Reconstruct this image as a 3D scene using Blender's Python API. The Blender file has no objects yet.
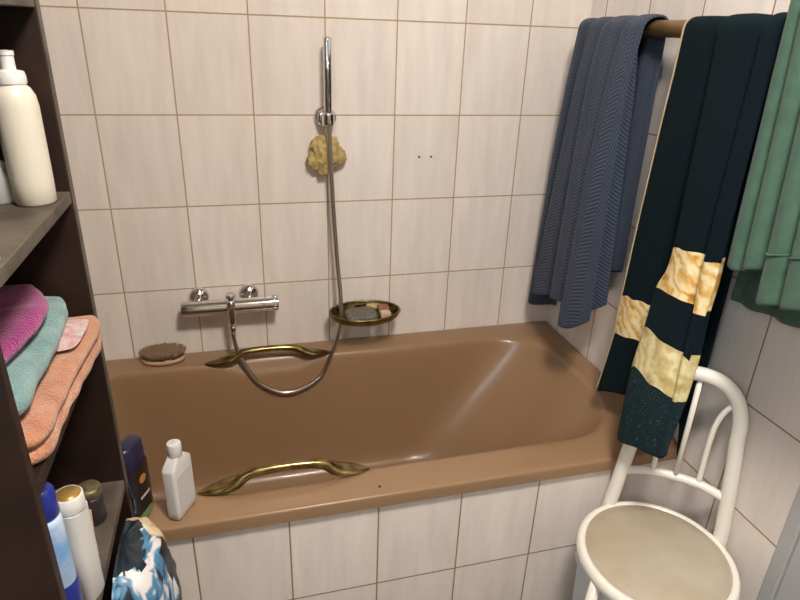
import bpy, bmesh, math, random
from mathutils import Vector, Matrix, noise
random.seed(4)
PI = math.pi
scn = bpy.context.scene
COL = scn.collection

# ------------------------------------------------------------------ helpers
def link(name, me, mat=None, parent=None, smooth=True):
    o = bpy.data.objects.new(name, me)
    COL.objects.link(o)
    if mat is not None:
        me.materials.append(mat)
    if smooth:
        for p in me.polygons:
            p.use_smooth = True
    if parent is not None:
        o.parent = parent
        o.matrix_parent_inverse = Matrix.Translation(-Vector(parent.location)) if parent.type == 'EMPTY' else parent.matrix_world.inverted()
    return o

class G:
    """collects vertices and faces of one mesh"""
    def __init__(s):
        s.v = []; s.f = []
    def grid(s, rows, cu=False, cap0=False, cap1=False):
        b = len(s.v); n = len(rows[0])
        for r in rows:
            s.v += [tuple(p) for p in r]
        m = n if cu else n - 1
        for j in range(len(rows) - 1):
            for i in range(m):
                a = b + j * n + i; c = b + j * n + (i + 1) % n
                s.f.append((a, c, c + n, a + n))
        if cap0: s.f.append(tuple(b + i for i in reversed(range(n))))
        if cap1: s.f.append(tuple(b + (len(rows) - 1) * n + i for i in range(n)))
        return s
    def box(s, x0, x1, y0, y1, z0, z1):
        b = len(s.v)
        s.v += [(x, y, z) for z in (z0, z1) for y in (y0, y1) for x in (x0, x1)]
        for q in ((0, 2, 3, 1), (4, 5, 7, 6), (0, 1, 5, 4), (2, 6, 7, 3), (0, 4, 6, 2), (1, 3, 7, 5)):
            s.f.append(tuple(b + i for i in q))
        return s
    def tube(s, pts, r, n=12, cap=True, shape=None):
        P = [Vector(p) for p in pts]
        R = r if isinstance(r, (list, tuple)) else [r] * len(P)
        T = []
        for i in range(len(P)):
            a = P[max(i - 1, 0)]; b_ = P[min(i + 1, len(P) - 1)]
            T.append((b_ - a).normalized())
        up = Vector((0, 0, 1)) if abs(T[0].z) < .9 else Vector((0, 1, 0))
        nrm = (up - T[0] * up.dot(T[0])).normalized()
        rows = []
        for i, p in enumerate(P):
            nrm = (nrm - T[i] * nrm.dot(T[i])).normalized()
            bi = T[i].cross(nrm)
            ring = []
            for k in range(n):
                a = 2 * PI * k / n
                sx, sy = (shape(i, a) if shape else (1, 1))
                ring.append(p + nrm * (math.cos(a) * R[i] * sx) + bi * (math.sin(a) * R[i] * sy))
            rows.append(ring)
        return s.grid(rows, True, cap, cap)
    def lathe(s, prof, cx=0, cy=0, cz=0, n=32, sx=1, sy=1, axis='z', cap=True):
        rows = []
        for r, h in prof:
            ring = []
            for k in range(n):
                a = 2 * PI * k / n
                u, v = r * math.cos(a) * sx, r * math.sin(a) * sy
                if axis == 'z': ring.append((cx + u, cy + v, cz + h))
                elif axis == 'y': ring.append((cx + u, cy + h, cz - v))
                else: ring.append((cx + h, cy + u, cz + v))
            rows.append(ring)
        return s.grid(rows, True, cap, cap)
    def build(s, name, mat=None, parent=None, smooth=True, bevel=0, sub=0, seg=2, auto=None):
        me = bpy.data.meshes.new(name)
        me.from_pydata(s.v, [], s.f)
        bm = bmesh.new(); bm.from_mesh(me)
        bmesh.ops.recalc_face_normals(bm, faces=bm.faces)
        bm.to_mesh(me); bm.free()
        o = link(name, me, mat, parent, smooth)
        if bevel:
            m = o.modifiers.new('bevel', 'BEVEL'); m.width = bevel; m.segments = seg; m.limit_method = 'ANGLE'
            m.harden_normals = False
        if sub:
            m = o.modifiers.new('sub', 'SUBSURF'); m.levels = sub; m.render_levels = sub
        if auto is not None:
            me.set_sharp_from_angle(angle=math.radians(auto))
        return o

def empty(name, loc, label=None, cat=None, group=None):
    o = bpy.data.objects.new(name, None); COL.objects.link(o)
    o.location = loc; o.empty_display_size = .05
    if label: tag(o, label, cat, group)
    return o
def tag(o, label, cat, group=None):
    o['label'] = label; o['category'] = cat
    if group: o['group'] = group
    return o
def struct(o):
    o['kind'] = 'structure'; return o

def crom(pts, n):
    """Catmull-Rom resample of a polyline, n segments per span"""
    P = [Vector(p) for p in pts]; out = []
    for i in range(len(P) - 1):
        p0 = P[i - 1] if i else P[0] * 2 - P[1]
        p1, p2 = P[i], P[i + 1]
        p3 = P[i + 2] if i + 2 < len(P) else P[-1] * 2 - P[-2]
        for k in range(n):
            t = k / n
            out.append(.5 * ((2 * p1) + (p2 - p0) * t + (2 * p0 - 5 * p1 + 4 * p2 - p3) * t * t + (3 * p1 - p0 - 3 * p2 + p3) * t ** 3))
    out.append(P[-1].copy())
    return out

def rrect(x0, x1, y0, y1, r, z, ns=24, nc=10):
    """rounded rectangle ring, same count for every ring"""
    out = []
    cs = ((x1 - r, y0 + r, -PI / 2), (x1 - r, y1 - r, 0), (x0 + r, y1 - r, PI / 2), (x0 + r, y0 + r, PI))
    for i, (cx, cy, a0) in enumerate(cs):
        for k in range(nc + 1):
            a = a0 + PI / 2 * k / nc
            out.append(Vector((cx + r * math.cos(a), cy + r * math.sin(a), z)))
        nx = cs[(i + 1) % 4]
        p = out[-1]; q = Vector((nx[0] + r * math.cos(nx[2]), nx[1] + r * math.sin(nx[2]), z))
        for k in range(1, ns):
            out.append(p.lerp(q, k / ns))
    return out

# ------------------------------------------------------------------ materials
def new_mat(name):
    m = bpy.data.materials.new(name); m.use_nodes = True
    nt = m.node_tree
    return m, nt, nt.nodes['Principled BSDF']
def N(nt, typ, **kw):
    n = nt.nodes.new(typ)
    for k, v in kw.items():
        if k in n.inputs: n.inputs[k].default_value = v
        else: setattr(n, k, v)
    return n
def c4(c): return (c[0], c[1], c[2], 1)
def srgb(r, g, b):
    f = lambda c: (c / 255 / 12.92) if c / 255 <= .04045 else ((c / 255 + .055) / 1.055) ** 2.4
    return (f(r), f(g), f(b))
def ramp(nt, stops, fac):
    r = nt.nodes.new('ShaderNodeValToRGB')
    e = r.color_ramp.elements
    while len(e) < len(stops): e.new(.5)
    for i, (p, c) in enumerate(stops):
        e[i].position = p; e[i].color = c4(c)
    nt.links.new(fac, r.inputs[0])
    return r.outputs[0]

def mat(name, col, rough=.5, metal=0, var=.0, vscale=8, bump=0, bscale=200, coat=0, trans=0, sheen=0, col2=None, rvar=0, spec=.5):
    m, nt, b = new_mat(name)
    b.inputs['Roughness'].default_value = rough; b.inputs['Metallic'].default_value = metal
    b.inputs['Coat Weight'].default_value = coat; b.inputs['Transmission Weight'].default_value = trans
    b.inputs['Sheen Weight'].default_value = sheen; b.inputs['Specular IOR Level'].default_value = spec
    tc = N(nt, 'ShaderNodeTexCoord')
    nz = N(nt, 'ShaderNodeTexNoise', Scale=vscale, Detail=4.0)
    nt.links.new(tc.outputs['Object'], nz.inputs['Vector'])
    if col2 is None:
        col2 = tuple(c * (1 - var) for c in col)
    nt.links.new(ramp(nt, [(.35, col2), (.65, col)], nz.outputs['Fac']), b.inputs['Base Color'])
    if rvar:
        mr = N(nt, 'ShaderNodeMapRange'); mr.inputs[3].default_value = rough - rvar; mr.inputs[4].default_value = rough + rvar
        nt.links.new(nz.outputs['Fac'], mr.inputs[0]); nt.links.new(mr.outputs[0], b.inputs['Roughness'])
    if bump:
        n2 = N(nt, 'ShaderNodeTexNoise', Scale=bscale, Detail=3.0)
        nt.links.new(tc.outputs['Object'], n2.inputs['Vector'])
        bp = N(nt, 'ShaderNodeBump', Strength=bump, Distance=.004)
        nt.links.new(n2.outputs['Fac'], bp.inputs['Height']); nt.links.new(bp.outputs[0], b.inputs['Normal'])
    return m

def tile_mat(name, axis, u0, z0, colA, colB, grout, rough=.22, mortar=.0022, bh=.2506):
    m, nt, b = new_mat(name)
    L = nt.links.new
    tc = N(nt, 'ShaderNodeTexCoord')
    sep = N(nt, 'ShaderNodeSeparateXYZ'); L(tc.outputs['Object'], sep.inputs[0])
    au = N(nt, 'ShaderNodeMath', operation='ADD'); L(sep.outputs[axis], au.inputs[0]); au.inputs[1].default_value = 10 - u0
    az = N(nt, 'ShaderNodeMath', operation='ADD'); L(sep.outputs[2], az.inputs[0]); az.inputs[1].default_value = 10 * bh - z0
    cb = N(nt, 'ShaderNodeCombineXYZ'); L(au.outputs[0], cb.inputs[0]); L(az.outputs[0], cb.inputs[1])
    br = N(nt, 'ShaderNodeTexBrick'); br.offset = 0; br.squash = 1
    br.inputs['Scale'].default_value = 1; br.inputs['Brick Width'].default_value = .2; br.inputs['Row Height'].default_value = bh
    br.inputs['Mortar Size'].default_value = mortar; br.inputs['Mortar Smooth'].default_value = .3; br.inputs['Bias'].default_value = 0
    br.inputs['Color1'].default_value = (0, 0, 0, 1); br.inputs['Color2'].default_value = (1, 1, 1, 1); br.inputs['Mortar'].default_value = (.5, .5, .5, 1)
    L(cb.outputs[0], br.inputs['Vector'])
    # vertical marbled streaks, shifted per tile
    mp = N(nt, 'ShaderNodeMapping'); mp.inputs['Scale'].default_value = (26, 3.6, 1)
    L(cb.outputs[0], mp.inputs['Vector'])
    ns = N(nt, 'ShaderNodeTexNoise', Scale=1.0, Detail=5.0, Roughness=.62)
    ns.noise_dimensions = '4D'; L(br.outputs['Color'], ns.inputs['W']); L(mp.outputs[0], ns.inputs['Vector'])
    tone = ramp(nt, [(.34, colB), (.66, colA)], ns.outputs['Fac'])
    hv = N(nt, 'ShaderNodeHueSaturation'); L(tone, hv.inputs['Color'])
    mr = N(nt, 'ShaderNodeMapRange'); mr.inputs[3].default_value = .965; mr.inputs[4].default_value = 1.03
    L(br.outputs['Color'], mr.inputs[0]); L(mr.outputs[0], hv.inputs['Value'])
    mx = N(nt, 'ShaderNodeMixRGB'); L(br.outputs['Fac'], mx.inputs[0]); L(hv.outputs[0], mx.inputs[1]); mx.inputs[2].default_value = c4(grout)
    L(mx.outputs[0], b.inputs['Base Color'])
    rr = N(nt, 'ShaderNodeMapRange'); rr.inputs[3].default_value = rough; rr.inputs[4].default_value = .85
    L(br.outputs['Fac'], rr.inputs[0]); L(rr.outputs[0], b.inputs['Roughness'])
    sub = N(nt, 'ShaderNodeMath', operation='SUBTRACT'); sub.inputs[0].default_value = 1; L(br.outputs['Fac'], sub.inputs[1])
    wv = N(nt, 'ShaderNodeTexNoise', Scale=9.0, Detail=1.0); L(cb.outputs[0], wv.inputs['Vector'])
    ad = N(nt, 'ShaderNodeMath', operation='MULTIPLY_ADD'); L(wv.outputs['Fac'], ad.inputs[0]); ad.inputs[1].default_value = .25; L(sub.outputs[0], ad.inputs[2])
    bp = N(nt, 'ShaderNodeBump', Strength=.35, Distance=.002); L(ad.outputs[0], bp.inputs['Height']); L(bp.outputs[0], b.inputs['Normal'])
    return m

TA, TB, GR = srgb(238, 228, 219), srgb(226, 214, 205), srgb(180, 150, 112)
M = {}
M['tile_back'] = tile_mat('tile_back', 0, 0, 1.55, TA, TB, GR)
M['tile_side'] = tile_mat('tile_side', 1, -.08, 1.552, TA, TB, srgb(150, 118, 88))
M['tile_apron'] = tile_mat('tile_apron', 0, .195, .305, TA, TB, srgb(150, 122, 96))
M['plaster'] = mat('plaster', srgb(164, 150, 136), .9, var=.04)
M['floor'] = tile_mat('floor_tile', 0, 0, 0, srgb(190, 190, 192), srgb(175, 175, 178), srgb(120, 115, 108), rough=.4)
M['door'] = mat('door_paint', srgb(176, 176, 176), .45, var=.03)
M['tub'] = mat('tub_enamel', srgb(149, 118, 88), .3, var=.03, coat=.1, vscale=3, spec=.4)
M['chrome'] = mat('chrome', (.72, .72, .72), .1, 1, var=.05)
M['steel_hose'] = mat('steel_hose', (.60, .56, .48), .28, 1, var=.1)
M['brass'] = mat('aged_brass', srgb(170, 150, 104), .24, 1, col2=srgb(112, 94, 58), vscale=38, rvar=.08)
M['bronze'] = mat('bronze_wire', srgb(152, 132, 92), .34, 1, col2=srgb(106, 90, 60), vscale=60)
M['white_plastic'] = mat('white_plastic', srgb(218, 216, 212), .35, var=.03)
M['pump_white'] = mat('pump_bottle_white', srgb(210, 202, 186), .32, var=.04)
M['enamel'] = mat('white_enamel', srgb(238, 232, 220), .28, var=.05, coat=.2)
M['pad'] = mat('seat_vinyl', srgb(182, 170, 152), .55, col2=srgb(168, 153, 131), vscale=7, bump=.08, bscale=420)
M['wood_dark'] = mat('dark_wood', srgb(46, 26, 19), .5, col2=srgb(30, 16, 12), vscale=14)
M['board'] = mat('shelf_board', srgb(100, 90, 78), .6, col2=srgb(66, 58, 48), vscale=16, bump=.15, bscale=80)
M['navy'] = mat('navy_plastic', srgb(34, 30, 62), .3, var=.15)
M['black_label'] = mat('dark_label', srgb(40, 30, 28), .3, var=.1)
M['orange'] = mat('orange_mark', srgb(196, 132, 62), .4, var=.1)
M['green_label'] = mat('green_label', srgb(120, 150, 98), .4, var=.2)
M['grey_print'] = mat('grey_print', srgb(206, 205, 206), .4, var=.08, vscale=200)
M['bristle'] = mat('bristle', srgb(158, 130, 102), .8, col2=srgb(112, 88, 66), vscale=300)
M['pale_wood'] = mat('pale_wood', srgb(198, 166, 130), .5, var=.12, vscale=30)
M['sponge'] = mat('sponge_net', srgb(196, 172, 112), .7, col2=srgb(158, 132, 76), vscale=70, bump=.6, bscale=260, sheen=.2)
M['cord'] = mat('cord', srgb(206, 190, 150), .8, var=.1)
M['gold_cap'] = mat('gold_cap', srgb(170, 134, 72), .35, .3, var=.15)
M['blue_plastic'] = mat('blue_plastic', srgb(32, 48, 140), .3, var=.2)
M['lightblue'] = mat('light_blue', srgb(120, 170, 225), .3, col2=srgb(200, 215, 235), vscale=22)
M['clear'] = mat('clear_plastic', (.8, .8, .78), .25, trans=.6, var=.05)
M['lid_metal'] = mat('tin_lid', srgb(140, 128, 96), .4, .5, col2=srgb(96, 88, 60), vscale=90)
M['dark_jar'] = mat('dark_jar', srgb(48, 42, 40), .3, var=.2)
M['rose'] = mat('rose_plastic', srgb(206, 160, 148), .5, var=.08)
M['rail_wood'] = mat('rail_wood', srgb(150, 118, 74), .4, col2=srgb(118, 90, 54), vscale=22)
M['soap'] = mat('soap_bar', srgb(206, 180, 150), .6, var=.1, vscale=60)
M['soap_brown'] = mat('soap_brown', srgb(140, 92, 70), .6, var=.1, vscale=60)
M['mesh_grey'] = mat('mesh_grey', srgb(128, 122, 108), .6, col2=srgb(70, 68, 60), vscale=190, bump=.6, bscale=400)
M['bin'] = mat('bin_plastic', srgb(206, 209, 216), .4, var=.03)
M['hole'] = mat('plug_dark', srgb(66, 46, 34), .8, var=.2)

def terry(name, col, col2, sheen=.35, fuzz=.7, vs=30):
    return mat(name, col, .95, col2=col2, vscale=vs, bump=fuzz, bscale=330, sheen=sheen, spec=.15)
M['peach'] = terry('terry_peach', srgb(190, 134, 102), srgb(170, 110, 80), fuzz=1)
M['teal'] = terry('terry_teal', srgb(122, 156, 154), srgb(102, 136, 136), fuzz=1)
M['magenta'] = terry('terry_magenta', srgb(152, 24, 112), srgb(122, 14, 88), fuzz=1)
M['pink'] = terry('terry_pink', srgb(196, 130, 130), srgb(206, 192, 184), fuzz=1, vs=60)
M['green'] = terry('towel_green', srgb(72, 99, 83), srgb(65, 90, 76), fuzz=.35, sheen=.15)
M['hem'] = mat('hem_beige', srgb(176, 156, 124), .9, var=.1)

def chevron_mat():
    m, nt, b = new_mat('towel_blue_chevron'); L = nt.links.new
    b.inputs['Roughness'].default_value = .95; b.inputs['Sheen Weight'].default_value = .1; b.inputs['Specular IOR Level'].default_value = .15
    uv = N(nt, 'ShaderNodeUVMap'); sep = N(nt, 'ShaderNodeSeparateXYZ'); L(uv.outputs[0], sep.inputs[0])
    pp = N(nt, 'ShaderNodeMath', operation='PINGPONG'); L(sep.outputs[0], pp.inputs[0]); pp.inputs[1].default_value = .03
    ad = N(nt, 'ShaderNodeMath', operation='MULTIPLY_ADD'); L(pp.outputs[0], ad.inputs[0]); ad.inputs[1].default_value = .8; L(sep.outputs[1], ad.inputs[2])
    ml = N(nt, 'ShaderNodeMath', operation='MULTIPLY'); L(ad.outputs[0], ml.inputs[0]); ml.inputs[1].default_value = 2 * PI / .0105
    sn = N(nt, 'ShaderNodeMath', operation='SINE'); L(ml.outputs[0], sn.inputs[0])
    tc = N(nt, 'ShaderNodeTexCoord'); nz = N(nt, 'ShaderNodeTexNoise', Scale=450.0); L(tc.outputs['Object'], nz.inputs['Vector'])
    h = N(nt, 'ShaderNodeMath', operation='MULTIPLY_ADD'); L(sn.outputs[0], h.inputs[0]); h.inputs[1].default_value = .5; L(nz.outputs['Fac'], h.inputs[2])
    bp = N(nt, 'ShaderNodeBump', Strength=.6, Distance=.003); L(h.outputs[0], bp.inputs['Height']); L(bp.outputs[0], b.inputs['Normal'])
    mr = N(nt, 'ShaderNodeMapRange'); mr.inputs[1].default_value = -1; L(sn.outputs[0], mr.inputs[0])
    L(ramp(nt, [(0, srgb(50, 57, 73)), (1, srgb(72, 81, 98))], mr.outputs[0]), b.inputs['Base Color'])
    return m
M['blue_towel'] = chevron_mat()

def banded_mat():
    m, nt, b = new_mat('towel_dark_banded'); L = nt.links.new
    b.inputs['Roughness'].default_value = .95; b.inputs['Specular IOR Level'].default_value = .12; b.inputs['Sheen Weight'].default_value = .12
    b.inputs['Sheen Tint'].default_value = c4(srgb(60, 110, 120))
    uv = N(nt, 'ShaderNodeUVMap'); sep = N(nt, 'ShaderNodeSeparateXYZ'); L(uv.outputs[0], sep.inputs[0])
    tc = N(nt, 'ShaderNodeTexCoord')
    wn = N(nt, 'ShaderNodeTexNoise', Scale=16.0, Detail=1.0); L(tc.outputs['Object'], wn.inputs['Vector'])
    v = N(nt, 'ShaderNodeMath', operation='MULTIPLY_ADD'); L(wn.outputs['Fac'], v.inputs[0]); v.inputs[1].default_value = .12
    vo = N(nt, 'ShaderNodeMath', operation='SUBTRACT'); L(sep.outputs[1], vo.inputs[0]); vo.inputs[1].default_value = .06; L(vo.outputs[0], v.inputs[2])
    def band(lo, hi):
        c = N(nt, 'ShaderNodeMath', operation='COMPARE'); L(v.outputs[0], c.inputs[0]); c.inputs[1].default_value = (lo + hi) / 2; c.inputs[2].default_value = (hi - lo) / 2
        return c.outputs[0]
    # rolled acanthus-like swirls
    n1 = N(nt, 'ShaderNodeTexNoise', Scale=11.0, Detail=2.0, Distortion=2.6); L(tc.outputs['Object'], n1.inputs['Vector'])
    wv = N(nt, 'ShaderNodeTexWave', Scale=11.0, Distortion=9.0, Detail=2.5); wv.wave_type = 'RINGS'; wv.inputs['Detail Scale'].default_value = 2.2; L(tc.outputs['Object'], wv.inputs['Vector'])
    mixf = N(nt, 'ShaderNodeMath', operation='MULTIPLY_ADD'); L(wv.outputs['Fac'], mixf.inputs[0]); mixf.inputs[1].default_value = .32
    hf = N(nt, 'ShaderNodeMath', operation='MULTIPLY'); L(n1.outputs['Fac'], hf.inputs[0]); hf.inputs[1].default_value = .72; L(hf.outputs[0], mixf.inputs[2])
    gold = ramp(nt, [(.22, srgb(176, 122, 52)), (.34, srgb(216, 164, 84)), (.48, srgb(234, 202, 136)), (.70, srgb(244, 228, 184))], mixf.outputs[0])
    pale = ramp(nt, [(.2, srgb(176, 150, 92)), (.5, srgb(206, 190, 138)), (.75, srgb(222, 208, 166))], mixf.outputs[0])
    dn = N(nt, 'ShaderNodeTexNoise', Scale=240.0, Detail=2.0); L(tc.outputs['Object'], dn.inputs['Vector'])
    dark = ramp(nt, [(.3, srgb(9, 18, 24)), (.7, srgb(14, 27, 33))], dn.outputs['Fac'])
    # lint specks on the lower front
    lint = ramp(nt, [(.62, (0, 0, 0)), (.74, (1, 1, 1))], dn.outputs['Fac'])
    low = N(nt, 'ShaderNodeMath', operation='GREATER_THAN'); L(sep.outputs[1], low.inputs[0]); low.inputs[1].default_value = 4
    lm = N(nt, 'ShaderNodeMath', operation='MULTIPLY'); L(lint, lm.inputs[0]); L(low.outputs[0], lm.inputs[1])
    m00 = N(nt, 'ShaderNodeMixRGB'); L(low.outputs[0], m00.inputs[0]); L(dark, m00.inputs[1]); m00.inputs[2].default_value = c4(srgb(26, 42, 47))
    m0 = N(nt, 'ShaderNodeMixRGB'); L(lm.outputs[0], m0.inputs[0]); L(m00.outputs[0], m0.inputs[1]); m0.inputs[2].default_value = c4(srgb(92, 104, 98))
    m1 = N(nt, 'ShaderNodeMixRGB'); L(band(1, 2), m1.inputs[0]); L(m0.outputs[0], m1.inputs[1]); L(gold, m1.inputs[2])
    m2 = N(nt, 'ShaderNodeMixRGB'); L(band(3, 4), m2.inputs[0]); L(m1.outputs[0], m2.inputs[1]); L(pale, m2.inputs[2])
    L(m2.outputs[0], b.inputs['Base Color'])
    n2 = N(nt, 'ShaderNodeTexNoise', Scale=700.0); L(tc.outputs['Object'], n2.inputs['Vector'])
    bp = N(nt, 'ShaderNodeBump', Strength=.6, Distance=.003); L(n2.outputs['Fac'], bp.inputs['Height']); L(bp.outputs[0], b.inputs['Normal'])
    return m
M['dark_towel'] = banded_mat()

def bag_mat():
    m, nt, b = new_mat('printed_bag'); L = nt.links.new
    b.inputs['Roughness'].default_value = .5
    tc = N(nt, 'ShaderNodeTexCoord')
    n1 = N(nt, 'ShaderNodeTexNoise', Scale=13.0, Detail=3.0, Distortion=1.8); L(tc.outputs['Object'], n1.inputs['Vector'])
    r1 = ramp(nt, [(.0, srgb(24, 32, 38)), (.36, srgb(26, 38, 48)), (.39, srgb(62, 116, 156)), (.46, srgb(88, 142, 178)), (.50, srgb(226, 220, 218)), (.9, srgb(232, 224, 222))], n1.outputs['Fac'])
    r1.node.color_ramp.interpolation = 'LINEAR'
    L(r1, b.inputs['Base Color'])
    return m
M['bag'] = bag_mat()
M['bag_black'] = mat('bag_black', srgb(22, 26, 28), .4, col2=srgb(34, 50, 60), vscale=40)
M['bag_gold'] = mat('bag_gold', srgb(206, 170, 116), .45, col2=srgb(226, 210, 180), vscale=40)

def emit(name, col, s):
    m, nt, b = new_mat(name)
    b.inputs['Base Color'].default_value = c4(col); b.inputs['Emission Color'].default_value = c4(col); b.inputs['Emission Strength'].default_value = s
    return m

# ------------------------------------------------------------------ room shell
XL, XR, YF, ZC = -.32, 1.39, -3.0, 2.45
T = .06
struct(G().box(XL - T, XR + T, 0, T, 0, ZC).build('wall_back', M['tile_back'], smooth=False))
struct(G().box(XR, XR + T, -1.06, 0, 0, ZC).build('wall_right', M['tile_side'], smooth=False))
struct(G().box(XL - T, XL, YF, 0, 0, ZC).build('wall_left', M['plaster'], smooth=False))
struct(G().box(XR, XR + T, YF, -2.02, 0, ZC).box(XR, XR + T, -2.02, -1.06, 2.08, ZC).build('wall_right_end', M['plaster'], smooth=False))
struct(G().box(XL - T, XR + T, YF - T, YF, 0, ZC).build('wall_front', M['plaster'], smooth=False))
struct(G().box(XL - T, XR + T, YF - T, T, -T, 0).build('floor', M['floor'], smooth=False))
struct(G().box(XL - T, XR + T, YF - T, T, ZC, ZC + T).build('ceiling', M['plaster'], smooth=False))
struct(G().box(1.381, 1.43, -1.092, -1.0605, 0, 2.08).box(1.381, 1.43, -2.02, -1.99, 0, 2.08).box(1.381, 1.43, -1.99, -1.092, 2.05, 2.08).build('trim_1', M['door'], smooth=False, bevel=.003))
struct(G().box(1.388, 1.425, -1.989, -1.0925, .004, 2.048).build('door_1', M['door'], smooth=False, bevel=.002))
struct(G().box(XL, XR, -.765 + .02, -.735, 0, .555).build('wall_apron', M['tile_apron'], smooth=False))

# ------------------------------------------------------------------ bathtub
def tub():
    t = empty('bathtub', (.54, -.375, 0), 'brown enamelled built-in bathtub with tiled front, two brass grab handles on its rim', 'bathtub')
    NS = 40; NC = 12
    HX0, HX1 = .235, .565
    def scoop(x):
        if x < HX0 or x > HX1: return 0
        k = (x - HX0) / (HX1 - HX0)
        return min(1, math.sin(PI * k) * 1.5) ** 1.3 if 0 < k < 1 else 0
    spec = [  # x0,x1,y0,y1,r,z, scoop depth
        (-.312, 1.387, -.757, -.002, .006, .552, 0),
        (-.312, 1.387, -.757, -.002, .006, .578, 0),
        (-.3105, 1.3855, -.7555, -.003, .007, .583, 0),
        (-.307, 1.382, -.751, -.006, .009, .585, 0),
        (-.250, 1.345, -.690, -.060, .19, .5845, 0),
        (-.232, 1.330, -.673, -.072, .19, .584, .007),
        (-.220, 1.318, -.660, -.083, .19, .582, .030),
        (-.213, 1.308, -.653, -.090, .19, .576, .034),
        (-.209, 1.301, -.648, -.095, .19, .564, .030),
        (-.205, 1.288, -.643, -.100, .19, .535, .018),
        (-.190, 1.215, -.630, -.112, .215, .430, .0),
        (-.170, 1.120, -.612, -.130, .23, .310, 0),
        (-.150, 1.050, -.600, -.145, .22, .230, 0),
        (-.130, 1.000, -.585, -.160, .17, .190, 0),
        (-.090, .940, -.555, -.190, .14, .170, 0),
        (.10, .80, -.46, -.29, .08, .160, 0),
    ]
    rows = []
    for x0, x1, y0, y1, r, z, d in spec:
        ring = rrect(x0, x1, y0, y1, r, z, NS, NC)
        for p in ring:
            if d: p.z -= d * scoop(p.x)
        rows.append(ring)
    g = G().grid(rows, True, False, True)
    g.build('tub_shell', M['tub'], t, sub=1)
    def handle(name, yc, sgn):
        half = [(.0, .5845, .004, .002), (.018, .587, .014, .005), (.042, .590, .021, .008), (.064, .593, .023, .011), (.082, .598, .020, .013), (.097, .607, .014, .013), (.117, .615, .0115, .0115), (.152, .619, .0105, .0105)]
        full = [(.208 + d, z_, w_, h_) for d, z_, w_, h_ in half] + [(.40, .620, .010, .010)] + [(.590 - d, z_, w_, h_) for d, z_, w_, h_ in reversed(half)]
        ctrl = [(x, yc + sgn * .006 * min(1, (z_ - .5845) / .025), z_) for x, z_, w_, h_ in full]
        W = [q[2] for q in full]; H = [q[3] for q in full]
        pts = crom(ctrl, 5)
        wi = [c.x for c in crom([(w, h, 0) for w, h in zip(W, H)], 5)]; hi = [c.y for c in crom([(w, h, 0) for w, h in zip(W, H)], 5)]
        g = G().tube(pts, 1.0, 20, True, lambda i, a: (hi[i], wi[i]))
        h = g.build('grab_handle', M['brass'], t); h['label'] = name
    handle('brass grab handle on the front rim', -.662, 1)
    handle('brass grab handle on the rim by the wall', -.086, -1)
    # overflow-side screw mark on the front rim
    k = G().lathe([(.0001, 0), (.0035, 0), (.0035, .0012), (.0001, .0014)], .6, -.728, .5845, 12).build('rim_mark', M['hole'], t)
tub()

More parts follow.
